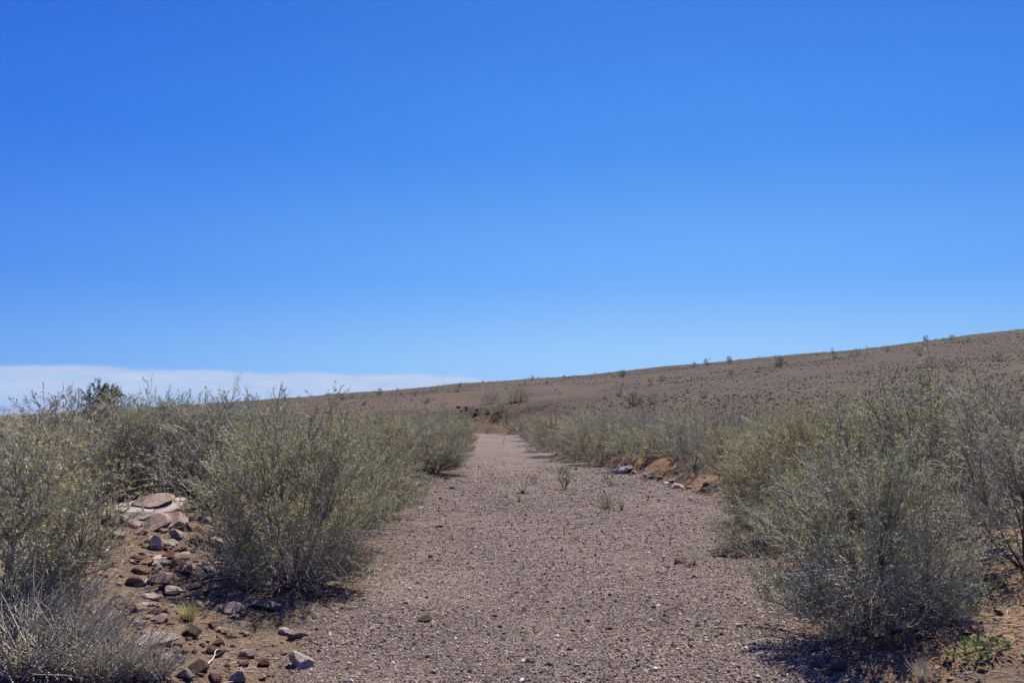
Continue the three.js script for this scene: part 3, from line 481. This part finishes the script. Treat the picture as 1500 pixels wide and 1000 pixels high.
{
  const rnd = rng(2024), tones = ['mauve', 'grey', 'brown', 'red', 'grey', 'pale', 'tan', 'mauve'];
  for (let k = 0; k < 105; k++) { // the smaller stones between
    const px = 150 + 260 * rnd(), py = 772 + 226 * rnd(); if (px > 330 && py < 840 || px < 205 && py < 835 || px > 250 + (py - 770) * .8) { k -= .5; continue; }
    const t = tones[Math.floor(rnd() * 8)], w = 6 + 13 * rnd() * rnd(); rock(px, py, w, w * (.45 + .3 * rnd()), t, rubble(t), `${t} rubble stones`, { small: true });
  }
  for (let k = 0; k < 60; k++) { const py = 775 + 215 * rnd(), px = mix(190, 262 + (py - 770) * .62, rnd()); if (px < 200 && py < 830) continue; const t = tones[Math.floor(rnd() * 8)], w = 11 + 15 * rnd() * rnd(); rock(px, py, w, w * (.4 + .3 * rnd()), t, rubble(t), `${t} rubble stones`); }
  for (let k = 0; k < 30; k++) { const py = 785 + 95 * rnd(), px = mix(208, 330, rnd()); const t = ['mauve', 'grey', 'mauve', 'brown', 'tan', 'pale'][Math.floor(rnd() * 6)], w = 11 + 16 * rnd(); rock(px, py, w, w * (.35 + .25 * rnd()), t, rubble(t), `${t} rubble stones`); }
  const open = 'small stone lying loose on the open gravel';
  [[791, 849, 9, 4, 'tan'], [795, 862, 9, 4, 'tan'], [893, 922, 9, 6, 'brown'], [845, 977, 10, 4, 'pale'], [1060, 816, 13, 7, 'red'], [843, 688, 6, 4, 'dark'], [724, 903, 9, 4, 'brown'], [630, 817, 7, 5, 'red'], [643, 772, 12, 5, 'brown'], [838, 842, 5, 3, 'brown'], [861, 910, 9, 4, 'dark'], [967, 703, 12, 6, 'brown'], [984, 707, 12, 6, 'tan'], [1028, 720, 10, 7, 'brown'], [662, 716, 8, 4, 'dark'], [655, 702, 9, 5, 'mauve'], [645, 731, 6, 4, 'brown'], [617, 745, 9, 3, 'pale'], [600, 722, 8, 5, 'brown'], [618, 713, 9, 5, 'pale']].forEach(([x, y, w, h, t]) => rock(x, y, w, h, t, open, 'loose stones on the gravel', { small: true }));
  for (let k = 0; k < 24; k++) { const py = 690 + 300 * Math.pow(rnd(), .8), s = (py - 607) / 393, px = mix(560 + 60 * (1 - s), 1010 + 130 * s, rnd()), t = ['brown', 'mauve', 'pale', 'red', 'tan'][Math.floor(rnd() * 5)], w = 3 + 5 * rnd() * s; rock(px, py, w, w * .55, t, open, 'loose stones on the gravel', { small: true }); }
  const foot = 'stone fallen along the foot of the orange soil bank';
  [[1050, 719, 19, 10, 'tan'], [1035, 712, 12, 7, 'brown'], [1010, 716, 10, 6, 'tan'], [975, 709, 9, 5, 'pale'], [955, 700, 12, 5, 'tan'], [930, 694, 10, 5, 'pale'], [945, 697, 9, 5, 'grey'], [1058, 735, 11, 6, 'tan'], [1082, 760, 13, 7, 'soil'], [1075, 745, 9, 5, 'pale'], [1095, 785, 12, 6, 'soil'], [905, 687, 10, 6, 'grey'], [1196, 978, 14, 9, 'soil'], [1215, 992, 16, 9, 'soil'], [1260, 985, 14, 8, 'soil'], [1345, 938, 16, 8, 'soil'], [1420, 930, 15, 7, 'soil'], [1465, 900, 14, 7, 'soil'], [1390, 975, 14, 7, 'soil'], [1440, 985, 16, 8, 'soil']].forEach(([x, y, w, h, t]) => rock(x, y, w, h, t, foot, 'stones along the orange bank'));
  // the rocky cut bank at the bend
  for (let k = 0; k < 48; k++) {
    const x = mix(-4.6, .6, rnd()), d = mix(62.5, 66, Math.pow(rnd(), .8)) + .25 * Math.abs(x + 1.5), w = mix(.16, .55, rnd() * rnd()), m = new THREE.Mesh(chipShapes[k % 4], TONES[['dark', 'red', 'dark', 'brown', 'mauve'][k % 5]]);
    if (washDistance(x, d)[0] < .7) continue;
    m.scale.set(w, w * .7, w * .8); m.rotation.set(rnd() - .5, rnd() * 6, rnd() - .5); m.position.copy(place(x, d, -.08 * w));
    tag(m, 'dark rock of the broken ledge where the wash bends out of sight', 'rock', 'rocks of the ledge'); addThing(m, 'rock');
  }
}

// ------------------------------------------------------------------ small plants: tufts, rosettes, weeds, sticks
function tuft(seed, n, H, spread, w, cols) {
  const rnd = rng(seed), g = () => (rnd() + rnd() - 1), B = new Buf();
  for (let k = 0; k < n; k++) {
    const az = rnd() * 6.28, t = spread * Math.sqrt(rnd()), d = V(Math.cos(az) * t, 1, Math.sin(az) * t).normalize(), pts = [V(.12 * H * g(), -.01, .12 * H * g())], len = H * (.55 + .5 * rnd());
    for (let q = 0; q < 4; q++) { d.y -= .10 * t; d.x += .12 * g(); d.z += .12 * g(); d.normalize(); const e = pts[q].clone().addScaledVector(d, len / 4); e.y = Math.max(.004, e.y); pts.push(e); }
    const side = V(-Math.sin(az) + .3 * g(), .2 * g(), Math.cos(az)).normalize(), c = cols[Math.floor(rnd() * cols.length)], b = .75 + .5 * rnd(); B.blade(pts, w * (.7 + .6 * rnd()), side, c.map(v => v * b));
  }
  return B.build();
}
function rosette(seed, n, H, w, cols) {
  const rnd = rng(seed), B = new Buf();
  for (let k = 0; k < n; k++) {
    const az = k * 2.4 + rnd() * .4, t = mix(1.3, .25, k / n), d = V(Math.cos(az) * Math.sin(t), Math.cos(t), Math.sin(az) * Math.sin(t)), len = H * (.8 + .4 * rnd()), pts = [V(0, 0, 0)];
    for (let q = 0; q < 3; q++) { d.y += .10; d.normalize(); pts.push(pts[q].clone().addScaledVector(d, len / 3)); }
    const b = .8 + .4 * rnd(); B.blade(pts, w, V(-Math.sin(az), 0, Math.cos(az)), cols[k % cols.length].map(v => v * b));
  }
  return B.build();
}
const mBlade = new THREE.MeshPhysicalMaterial({ name: 'blade', vertexColors: true, roughness: 0.85, specularIntensity: 0.4, transmission: 0.25, thickness: 0, side: THREE.DoubleSide });
const DRY = [[.40, .37, .28], [.33, .31, .23], [.46, .42, .31]], GREEN = [[.11, .19, .045], [.15, .22, .06], [.13, .17, .05]], OLIVE = [[.21, .22, .09], [.26, .25, .11], [.34, .32, .2]], YELLOW = [[.36, .33, .10], [.25, .27, .08], [.42, .36, .2]];
function small(name, geometry, px, py, label, category, group, scale = 1, turn = 0) {
  const g = ground(px, py), o = new THREE.Group(); part('blades', geometry, mBlade, o); o.position.set(g.x, g.y, -g.d); o.scale.setScalar(scale); o.rotation.y = turn; tag(o, label, category, group); return addThing(o, name);
}
const seedling = growShrub(141, { H: .42, R: .26, n: 7, M: 26, k: [4, 3], leaves: 1.6, leaf: .020, tangle: 0, sage: .6, thick: 1.5, twigLen: 1.3 }), seedling2 = growShrub(142, { H: .34, R: .24, n: 7, M: 20, k: [4, 3], leaves: 1.1, leaf: .020, tangle: 0, sage: .75, thick: 1.5, twigLen: 1.3 });
function sprout(model, px, py, H, wide, label) { const g = ground(px, py), o = shrubGroup(model).clone(); o.position.set(g.x, g.y - .01, -g.d); o.scale.set(wide / (2 * model.R), H / model.H, wide / (2 * model.R)); tag(o, label, 'plant'); addThing(o, 'young_shrub'); }
sprout(seedling, 827, 716, .48, .5, 'small forked shrub seedling standing upright in the gravel, tallest of the wash plants');
sprout(seedling2, 893, 712, .36, .36, 'dry grey seedling in the gravel near the whitish rock');
sprout(seedling2, 783, 709, .22, .24, 'tiny green seedling beside the spiky rosette in the gravel');
sprout(seedling, 887, 744, .24, .42, 'low leafy seedling in the gravel with a grassy tuft at its side');
sprout(seedling2, 840, 724, .14, .26, 'very low flattened seedling in front of the forked one');
small('grass_tuft', tuft(21, 40, .26, .8, .008, OLIVE), 911, 748, 'grassy tuft growing against the low leafy seedling in the gravel', 'grass');
{ const g = ground(766, 722), o = new THREE.Group(); part('leaves', rosette(22, 22, .27, .035, [[.34, .34, .22], [.26, .28, .15], [.44, .42, .32]]), mBlade, o); o.position.set(g.x, g.y, -g.d); tag(o, 'spiky rosette plant with pale pointed leaves in the gravel', 'plant'); addThing(o, 'rosette_plant'); }
small('grass_tuft', tuft(23, 45, .26, .7, .006, DRY), 742, 728, 'wispy dry grass tuft beside the spiky rosette', 'grass');
small('grass_tuft', tuft(24, 30, .16, .7, .007, OLIVE), 761, 735, 'tiny tuft directly in front of the spiky rosette', 'grass');
small('grass_tuft', tuft(25, 50, .24, .7, .004, DRY), 1016, 826, 'grey wisp of grass beside the dark red stone on gravel', 'grass');
small('grass_tuft', tuft(26, 110, .20, .75, .004, YELLOW), 277, 912, 'yellow-green grass tuft among the rubble stones', 'grass');
small('grass_tuft', tuft(27, 80, .13, .9, .003, DRY), 340, 932, 'dry grey grass tuft on soil below the pinkish grey slab', 'grass');
small('grass_tuft', tuft(28, 100, .15, .9, .005, YELLOW), 492, 836, 'yellow-green grass at the foot of the big yellow-green shrub', 'grass');
small('grass_tuft', tuft(29, 60, .13, .9, .004, DRY), 545, 838, 'straw-coloured grass on the soil slope next to the gravel', 'grass');
small('grass_tuft', tuft(30, 16, .05, .8, .006, GREEN), 809, 790, 'bright green sprig alone on the gravel', 'grass');
small('grass_tuft', tuft(33, 90, .16, .8, .004, DRY), 1352, 998, 'dry tuft on orange soil under the open yellow-green shrub', 'grass');
const weedShape = [31, 32].map(s => { const rnd = rng(s), g = () => rnd() * 2 - 1, B = new Buf(); for (let k = 0; k < 90; k++) { const az = rnd() * 6.28, r = .13 * Math.sqrt(rnd()), c = V(Math.cos(az) * r, .01 + .07 * rnd() * (1 - r * 4), Math.sin(az) * r), dir = V(Math.cos(az) + .5 * g(), .5 + .4 * g(), Math.sin(az) + .5 * g()).normalize(), side = V(g(), g(), g()).cross(dir).normalize(), b = .75 + .5 * rnd(); B.leaf(c, dir, side, .045, .02, [.11 * b, .165 * b, .055 * b]); } return B.build(); });
[[1382, 862, 1], [1398, 872, 1.2], [1412, 862, 1], [1432, 868, 1.3], [1372, 790, .9], [1385, 785, .9], [1440, 822, 1], [1405, 890, 1.1], [1380, 900, 1], [1445, 952, .9], [1420, 965, .8], [1480, 770, 1.3], [1492, 800, 1.2], [1395, 838, .9]].forEach(([x, y, s], k) => { const g = ground(x, y), o = new THREE.Group(); part('leaves', weedShape[k % 2], mBlade, o); o.position.set(g.x, g.y, -g.d); o.scale.setScalar(s); o.rotation.y = k; tag(o, 'low bright green weed on the bare orange soil', 'weed', 'green weeds on orange soil'); addThing(o, 'weed'); });
{ const g = ground(1283, 936), o = new THREE.Group(); part('leaves', weedShape[0], mBlade, o); o.position.set(g.x, g.y, -g.d); o.scale.set(.8, 1.7, .8); tag(o, 'leafy green weed in the dark hollow under the large leaning shrub', 'weed'); addThing(o, 'weed'); }
function stick(points, r, col, label) { // points: [px, py, metres above ground]
  const pts = points.map(([x, y, h]) => { const g = ground(x, y); return V(g.x, g.y + h, -g.d); }), B = new Buf(), c = new THREE.CatmullRomCurve3(pts);
  const P = c.getPoints(10).map((p, k) => p.add(V(.006 * noise2(k, r * 999, 5), .004 * noise2(k, r * 999, 6), .006 * noise2(k, r * 999, 7)))); B.tube(P, r, r * .5, 6, col);
  const mid1 = P[6]; B.tube([mid1, mid1.clone().add(V(.05, .03, .02)), mid1.clone().add(V(.09, .07, .02))], r * .5, r * .2, 4, col);
  const m = new THREE.Mesh(B.build(), mWood); m.position.copy(P[0]); m.geometry.translate(-P[0].x, -P[0].y, -P[0].z); tag(m, label, 'stick'); addThing(m, 'stick');
}
stick([[562, 778, .03], [585, 779, .03], [606, 782, .025], [627, 786, .01]], .007, [.16, .12, .09], 'dark dead branch lying at the gravel edge near the big yellow-green shrub');
stick([[338, 820, .0], [337, 818, .12], [334, 815, .22]], .009, [.48, .45, .41], 'bleached stick standing upright out of the rubble');
stick([[247, 785, .02], [268, 770, .05], [288, 760, .1]], .006, [.48, .45, .40], 'thin bleached stick lying across the top of the rubble');
stick([[982, 799, 0], [982, 799, .06], [983, 799, .12]], .005, [.05, .04, .035], 'short dark twig standing upright in the gravel');
stick([[738, 652, 0], [738, 652, .2], [739, 652, .38]], .012, [.05, .045, .04], 'thin dark stump standing in the far gravel before the bend');
stick([[972, 897, .01], [984, 893, .012], [996, 893, .02]], .006, [.09, .075, .06], 'forked dark twig lying on open gravel');
stick([[300, 985, .02], [310, 972, .03], [318, 962, .05]], .005, [.46, .43, .38], 'pale twig lying between stones at the foot of the rubble');
stick([[10, 912, .05], [50, 928, .07], [88, 952, .05]], .006, [.50, .47, .43], 'long pale dead stick lying in the dry brush');
// dry brush at the foot of the overhanging shrub
{
  const rnd = rng(61), g = () => rnd() + rnd() - 1, shapes = [0, 1].map(s => { const B = new Buf(); for (let k = 0; k < 120; k++) { const az = rnd() * 6.28, t = .35 + .9 * rnd(), d = V(Math.cos(az) * t, .8, Math.sin(az) * t).normalize(), pts = [V(.14 * g(), 0, .14 * g())], len = .16 + .3 * rnd(); for (let q = 0; q < 4; q++) { d.x += .22 * g(); d.y += .16 * g() - .04; d.z += .22 * g(); d.normalize(); const e = pts[q].clone().addScaledVector(d, len / 4); e.y = Math.max(.01, e.y); pts.push(e); } const b = .65 + .7 * rnd(); B.tube(pts, .0042, .0016, 3, [.33 * b, .305 * b, .26 * b]); if (rnd() < .7) for (let q = 0; q < 5; q++) { const c = pts[2 + q % 3], dir = V(g(), g() + .3, g()).normalize(); B.leaf(c.clone().add(V(.02 * g(), .02 * g(), .02 * g())), dir, V(g(), g(), g()).cross(dir).normalize(), .014, .006, [.24, .24, .10]); } } return B.build(); });
  [[30, 985, 1.3], [95, 990, 1.1], [150, 995, 1.0], [195, 990, .8], [60, 930, 1.2], [10, 940, 1.3], [110, 945, 1.0], [150, 935, .8], [225, 992, .6], [20, 890, 1.2], [85, 895, 1.0]].forEach(([x, y, s], k) => { const p = ground(x, y), m = new THREE.Group(); part('twigs', shapes[k % 2], mWood, m); m.position.set(p.x, p.y, -p.d); m.scale.setScalar(s); m.rotation.y = k * 1.3; tag(m, 'low dry brush clump below the overhanging twiggy shrub', 'brush', 'dry brush below the overhanging shrub'); addThing(m, 'dry_brush'); });
}

// ------------------------------------------------------------------ plants scattered over the hillside
{
  const rnd = rng(88), shapes = [
    growShrub(151, { H: .9, R: .55, n: 7, M: 46, k: [4, 2], leaves: .5, leaf: .06, tangle: 0, sage: .4, thick: 2.2 }),
    growShrub(152, { H: .9, R: .5, n: 8, M: 34, k: [4, 2], leaves: .15, leaf: .05, tangle: 0, sage: .6, thick: 2.6 })];
  const darkLeaf = new THREE.MeshPhysicalMaterial({ name: 'dark_leaf', color: new THREE.Color().setRGB(.42, .46, .42), vertexColors: true, roughness: .9, transmission: .3, thickness: 0, side: THREE.DoubleSide });
  const protos = [shrubGroup(shapes[0]), shrubGroup(shapes[1]), shrubGroup(shapes[0])]; protos[2].children[1].material = darkLeaf;
  const kinds = ['small olive bush dotted on the open hillside', 'small bare twiggy bush on the open hillside', 'small dark green bush on the open hillside'];
  const plant = (x, d, H, w, k, label, group) => { const o = protos[k].clone(); o.position.copy(place(x, d, -.02)); o.rotation.y = rnd() * 6.28; o.scale.set(w / 1.1, H / .9, w / 1.1); tag(o, label, 'bush', group); addThing(o, 'hillside_bush'); };
  const p1 = ground(930, 595), p2 = ground(945, 594);
  plant(p1.x, p1.d, 20 / p1.px, 22 / p1.px, 2, 'dark bush at the foot of the hillside, paired with a smaller lighter one'); plant(p2.x + .4, p2.d, 15 / p2.px, 18 / p2.px, 0, 'lighter bush touching the dark one at the foot of the hillside');
  for (let k = 0, tries = 0; k < 280 && tries < 20000; tries++) {
    const a = mix(-20, 33, rnd()) * Math.PI / 180, r = Math.sqrt(mix(45 * 45, 330 * 330, rnd())), x = r * Math.sin(a), d = r * Math.cos(a), q = .84 * x + .543 * d;
    if (q < 30 || q > 156 || fbm(x * .035, d * .035, 3, 64) < -.45 + .9 * rnd()) continue;
    const kd = rnd() < .38 ? 1 : rnd() < .5 ? 0 : 2, H = mix(.25, .95, Math.pow(rnd(), 2.8)) * (q > 136 ? .75 : 1); plant(x, d, H, H * mix(.8, 1.5, rnd()), kd, q > 136 ? kinds[kd].replace('dotted on the open hillside', 'on the hill crest against the sky').replace('on the open hillside', 'on the hill crest against the sky') : kinds[kd], q > 136 ? 'bushes on the hill crest' : ['olive bushes on the hillside', 'bare bushes on the hillside', 'dark bushes on the hillside'][kd]); k++;
  }
}

// ------------------------------------------------------------------ what nobody could count: gravel, clods, hillside stones and tufts, litter
function scatter(name, geometry, material, count, sample) {
  const m = new THREE.InstancedMesh(geometry, material, count), M = new THREE.Matrix4(), Q = new THREE.Quaternion(), E = new THREE.Euler(), P = V(), S = V(), C = new THREE.Color();
  for (let k = 0; k < count; k++) { const s = sample(k); E.set(...s.turn); M.compose(P.copy(s.at), Q.setFromEuler(E), S.set(...s.size)); m.setMatrixAt(k, M); m.setColorAt(k, C.setRGB(...s.color)); }
  setting(m, name, 'stuff'); return m;
}
{
  const rnd = rng(404), pebbles = [0, 1, 2].map(k => { const g = rockGeometry(500 + k, 6, .8, 1); g.deleteAttribute('uv'); return g; });
  const mPeb = new THREE.MeshPhysicalMaterial({ specularIntensity: 0.3, name: 'pebble', color: 0xffffff, roughness: .95 });
  const palette = [[.28, .21, .17], [.32, .24, .19], [.22, .16, .13], [.40, .32, .265], [.17, .115, .09], [.50, .42, .36], [.32, .21, .14], [.26, .20, .175], [.74, .64, .57], [.60, .48, .41], [.12, .085, .07]];
  pebbles.forEach((g, v) => scatter('gravel', g, mPeb, 88000, () => {
    let x, d, s; do { d = 4.3 * Math.pow(7.5, rnd()); const [l, r] = table(EDGE, d); x = mix(l - .5, r + .5, rnd()); s = washDistance(x, d)[0]; } while (s > .12 + .3 * rnd() * rnd() || rnd() < smooth(9, 31, d) || rnd() < .55 * smooth(.1, -.35, fbm(x * .9, d * .6, 3, 63)));
    const w = (.006 + .011 * Math.pow(rnd(), 3) + (rnd() < .02 ? .008 + .018 * rnd() : 0)) * mix(1, 1.7, smooth(8, 25, d)), c = palette[Math.floor(rnd() * 11)], b = .8 + .5 * rnd();
    return { at: place(x, d, -w * .2), turn: [rnd() * 6, rnd() * 6, rnd() * 6], size: [w * (1 + .5 * rnd()), w * .8, w], color: c.map(q => q * b * .58) };
  }));
  const soilPal = [[.34, .20, .12], [.30, .17, .10], [.26, .19, .15], [.38, .28, .22], [.2, .13, .10], [.36, .31, .27]];
  scatter('soil_crumbs', pebbles[0], mPeb, 46000, () => {
    let x, d, s, side; do { d = 4.3 * Math.pow(6.5, rnd()); const [l, r] = table(EDGE, d), w = 4.2; x = rnd() < .5 ? l - w * rnd() : r + w * .8 * rnd();[s, side] = washDistance(x, d); } while (s < 0);
    const w = (.007 + .022 * Math.pow(rnd(), 4)) * mix(1, 1.5, smooth(8, 25, d)), c = soilPal[Math.floor(rnd() * 6)], b = .8 + .5 * rnd();
    return { at: place(x, d, -w * .15), turn: [rnd() * 6, rnd() * 6, rnd() * 6], size: [w * (1 + .6 * rnd()), w * .8, w], color: c.map(q => q * b * .56) };
  });
  const onHill = () => { for (; ;) { const a = mix(-24, 36, rnd()) * Math.PI / 180, r = 30 * Math.pow(12, rnd()), x = r * Math.sin(a), d = r * Math.cos(a), q = .84 * x + .543 * d; if (q > 20 && q < 156 && washDistance(x, d)[0] > 1 && fbm(x * .11, d * .07, 3, 67) + .7 * fbm(x * .03, d * .03, 2, 68) > -.55 + 1.0 * rnd()) return [x, d, r]; } };
  const hillPal = [[.13, .10, .08], [.14, .105, .082], [.11, .08, .062], [.19, .155, .13], [.125, .092, .072]];
  scatter('hillside_stones', pebbles[1], mPeb, 34000, () => { const [x, d, r] = onHill(), w = mix(.03, .12, Math.pow(rnd(), 3)) * (1 + r / 300), c = hillPal[Math.floor(rnd() * 5)], b = .8 + .5 * rnd(); return { at: place(x, d, -w * .12), turn: [rnd(), rnd() * 6, rnd()], size: [w * (1 + .6 * rnd()), w * .55, w], color: c.map(q => q * b) }; });
  const hillTuft = tuft(71, 26, .16, 1.2, .02, [[1, 1, 1], [.8, .8, .8]]), mTuft = new THREE.MeshStandardMaterial({ name: 'dry_tuft', vertexColors: true, roughness: .9, side: THREE.DoubleSide });
  const tuftPal = [[.24, .205, .145], [.20, .185, .12], [.18, .175, .105], [.27, .235, .18], [.16, .15, .095]];
  scatter('hillside_tufts', hillTuft, mTuft, 9000, () => { const [x, d, r] = onHill(), w = mix(.4, 1.1, rnd() * rnd()) * (1 + r / 400), c = tuftPal[Math.floor(rnd() * 5)]; return { at: place(x, d, -.01), turn: [0, rnd() * 6, 0], size: [w, w * mix(.6, 1.1, rnd()), w], color: c }; });
  // fallen twigs and leaf litter under the shrubs
  const B = new Buf(); B.tube([V(-.5, 0, 0), V(-.1, .03, .05), V(.5, 0, -.02)], .035, .015, 4, [1, 1, 1]); const twig = B.build();
  scatter('twig_litter', twig, mWood, 48000, () => {
    let x, d; for (; ;) { if (rnd() < .75) { const s = spots[Math.floor(rnd() * 60) % spots.length], a = rnd() * 6.28, r = s[2] * 1.25 * Math.sqrt(rnd()); x = s[0] + r * Math.cos(a); d = s[1] + r * Math.sin(a); } else { d = 4.3 * Math.pow(4, rnd()); const [l, r] = table(EDGE, d); x = rnd() < .5 ? l - 3.6 * rnd() : r + 3.2 * rnd(); } if (d > 3 && washDistance(x, d)[0] > -.15) break; }
    const w = .04 + .12 * rnd() * rnd(), b = .6 + .8 * rnd(); return { at: place(x, d, .004), turn: [(rnd() - .5) * .5, rnd() * 6, (rnd() - .5) * .5], size: [w, w, w], color: [.27 * b, .235 * b, .19 * b] };
  });
}

// ------------------------------------------------------------------ a bird, far off
{
  const B = new Buf(), c = [.03, .03, .035];
  B.tube([V(-.17, 0, 0), V(-.09, .01, 0), V(.02, .012, 0), V(.13, .012, 0), V(.19, .008, 0)], .035, .02, 8, c); const body = B.build(), Wg = new Buf();
  for (const s of [-1, 1]) Wg.blade([V(.03, .02, .03 * s), V(.05, .08, .2 * s), V(-.01, .07, .4 * s), V(-.08, .03, .52 * s)], .14, V(1, 0, 0), c);
  const T = new Buf(); T.blade([V(-.15, 0, 0), V(-.22, 0, 0), V(-.28, .0, 0)], .09, V(0, 0, 1), c);
  const mB = new THREE.MeshStandardMaterial({ name: 'feather', vertexColors: true, roughness: .8, side: THREE.DoubleSide }), o = new THREE.Group();
  part('body', body, mB, o); part('wings', Wg.build(), mB, o); part('tail', T.build(), mB, o);
  const v = V((679 - 750) / FPX, (500 - 86) / FPX, -1).applyEuler(new THREE.Euler(PITCH, 0, 0)); o.position.set(0, EYE, 0).addScaledVector(v, 190); o.rotation.set(.3, .9, .4);
  tag(o, 'tiny dark bird soaring high in the blue sky', 'bird'); addThing(o, 'bird');
}

scene.fog = new THREE.FogExp2(new THREE.Color().setRGB(.5, .72, 1), 8e-5);   // thin air haze over the far plain
renderer.render(scene, camera);
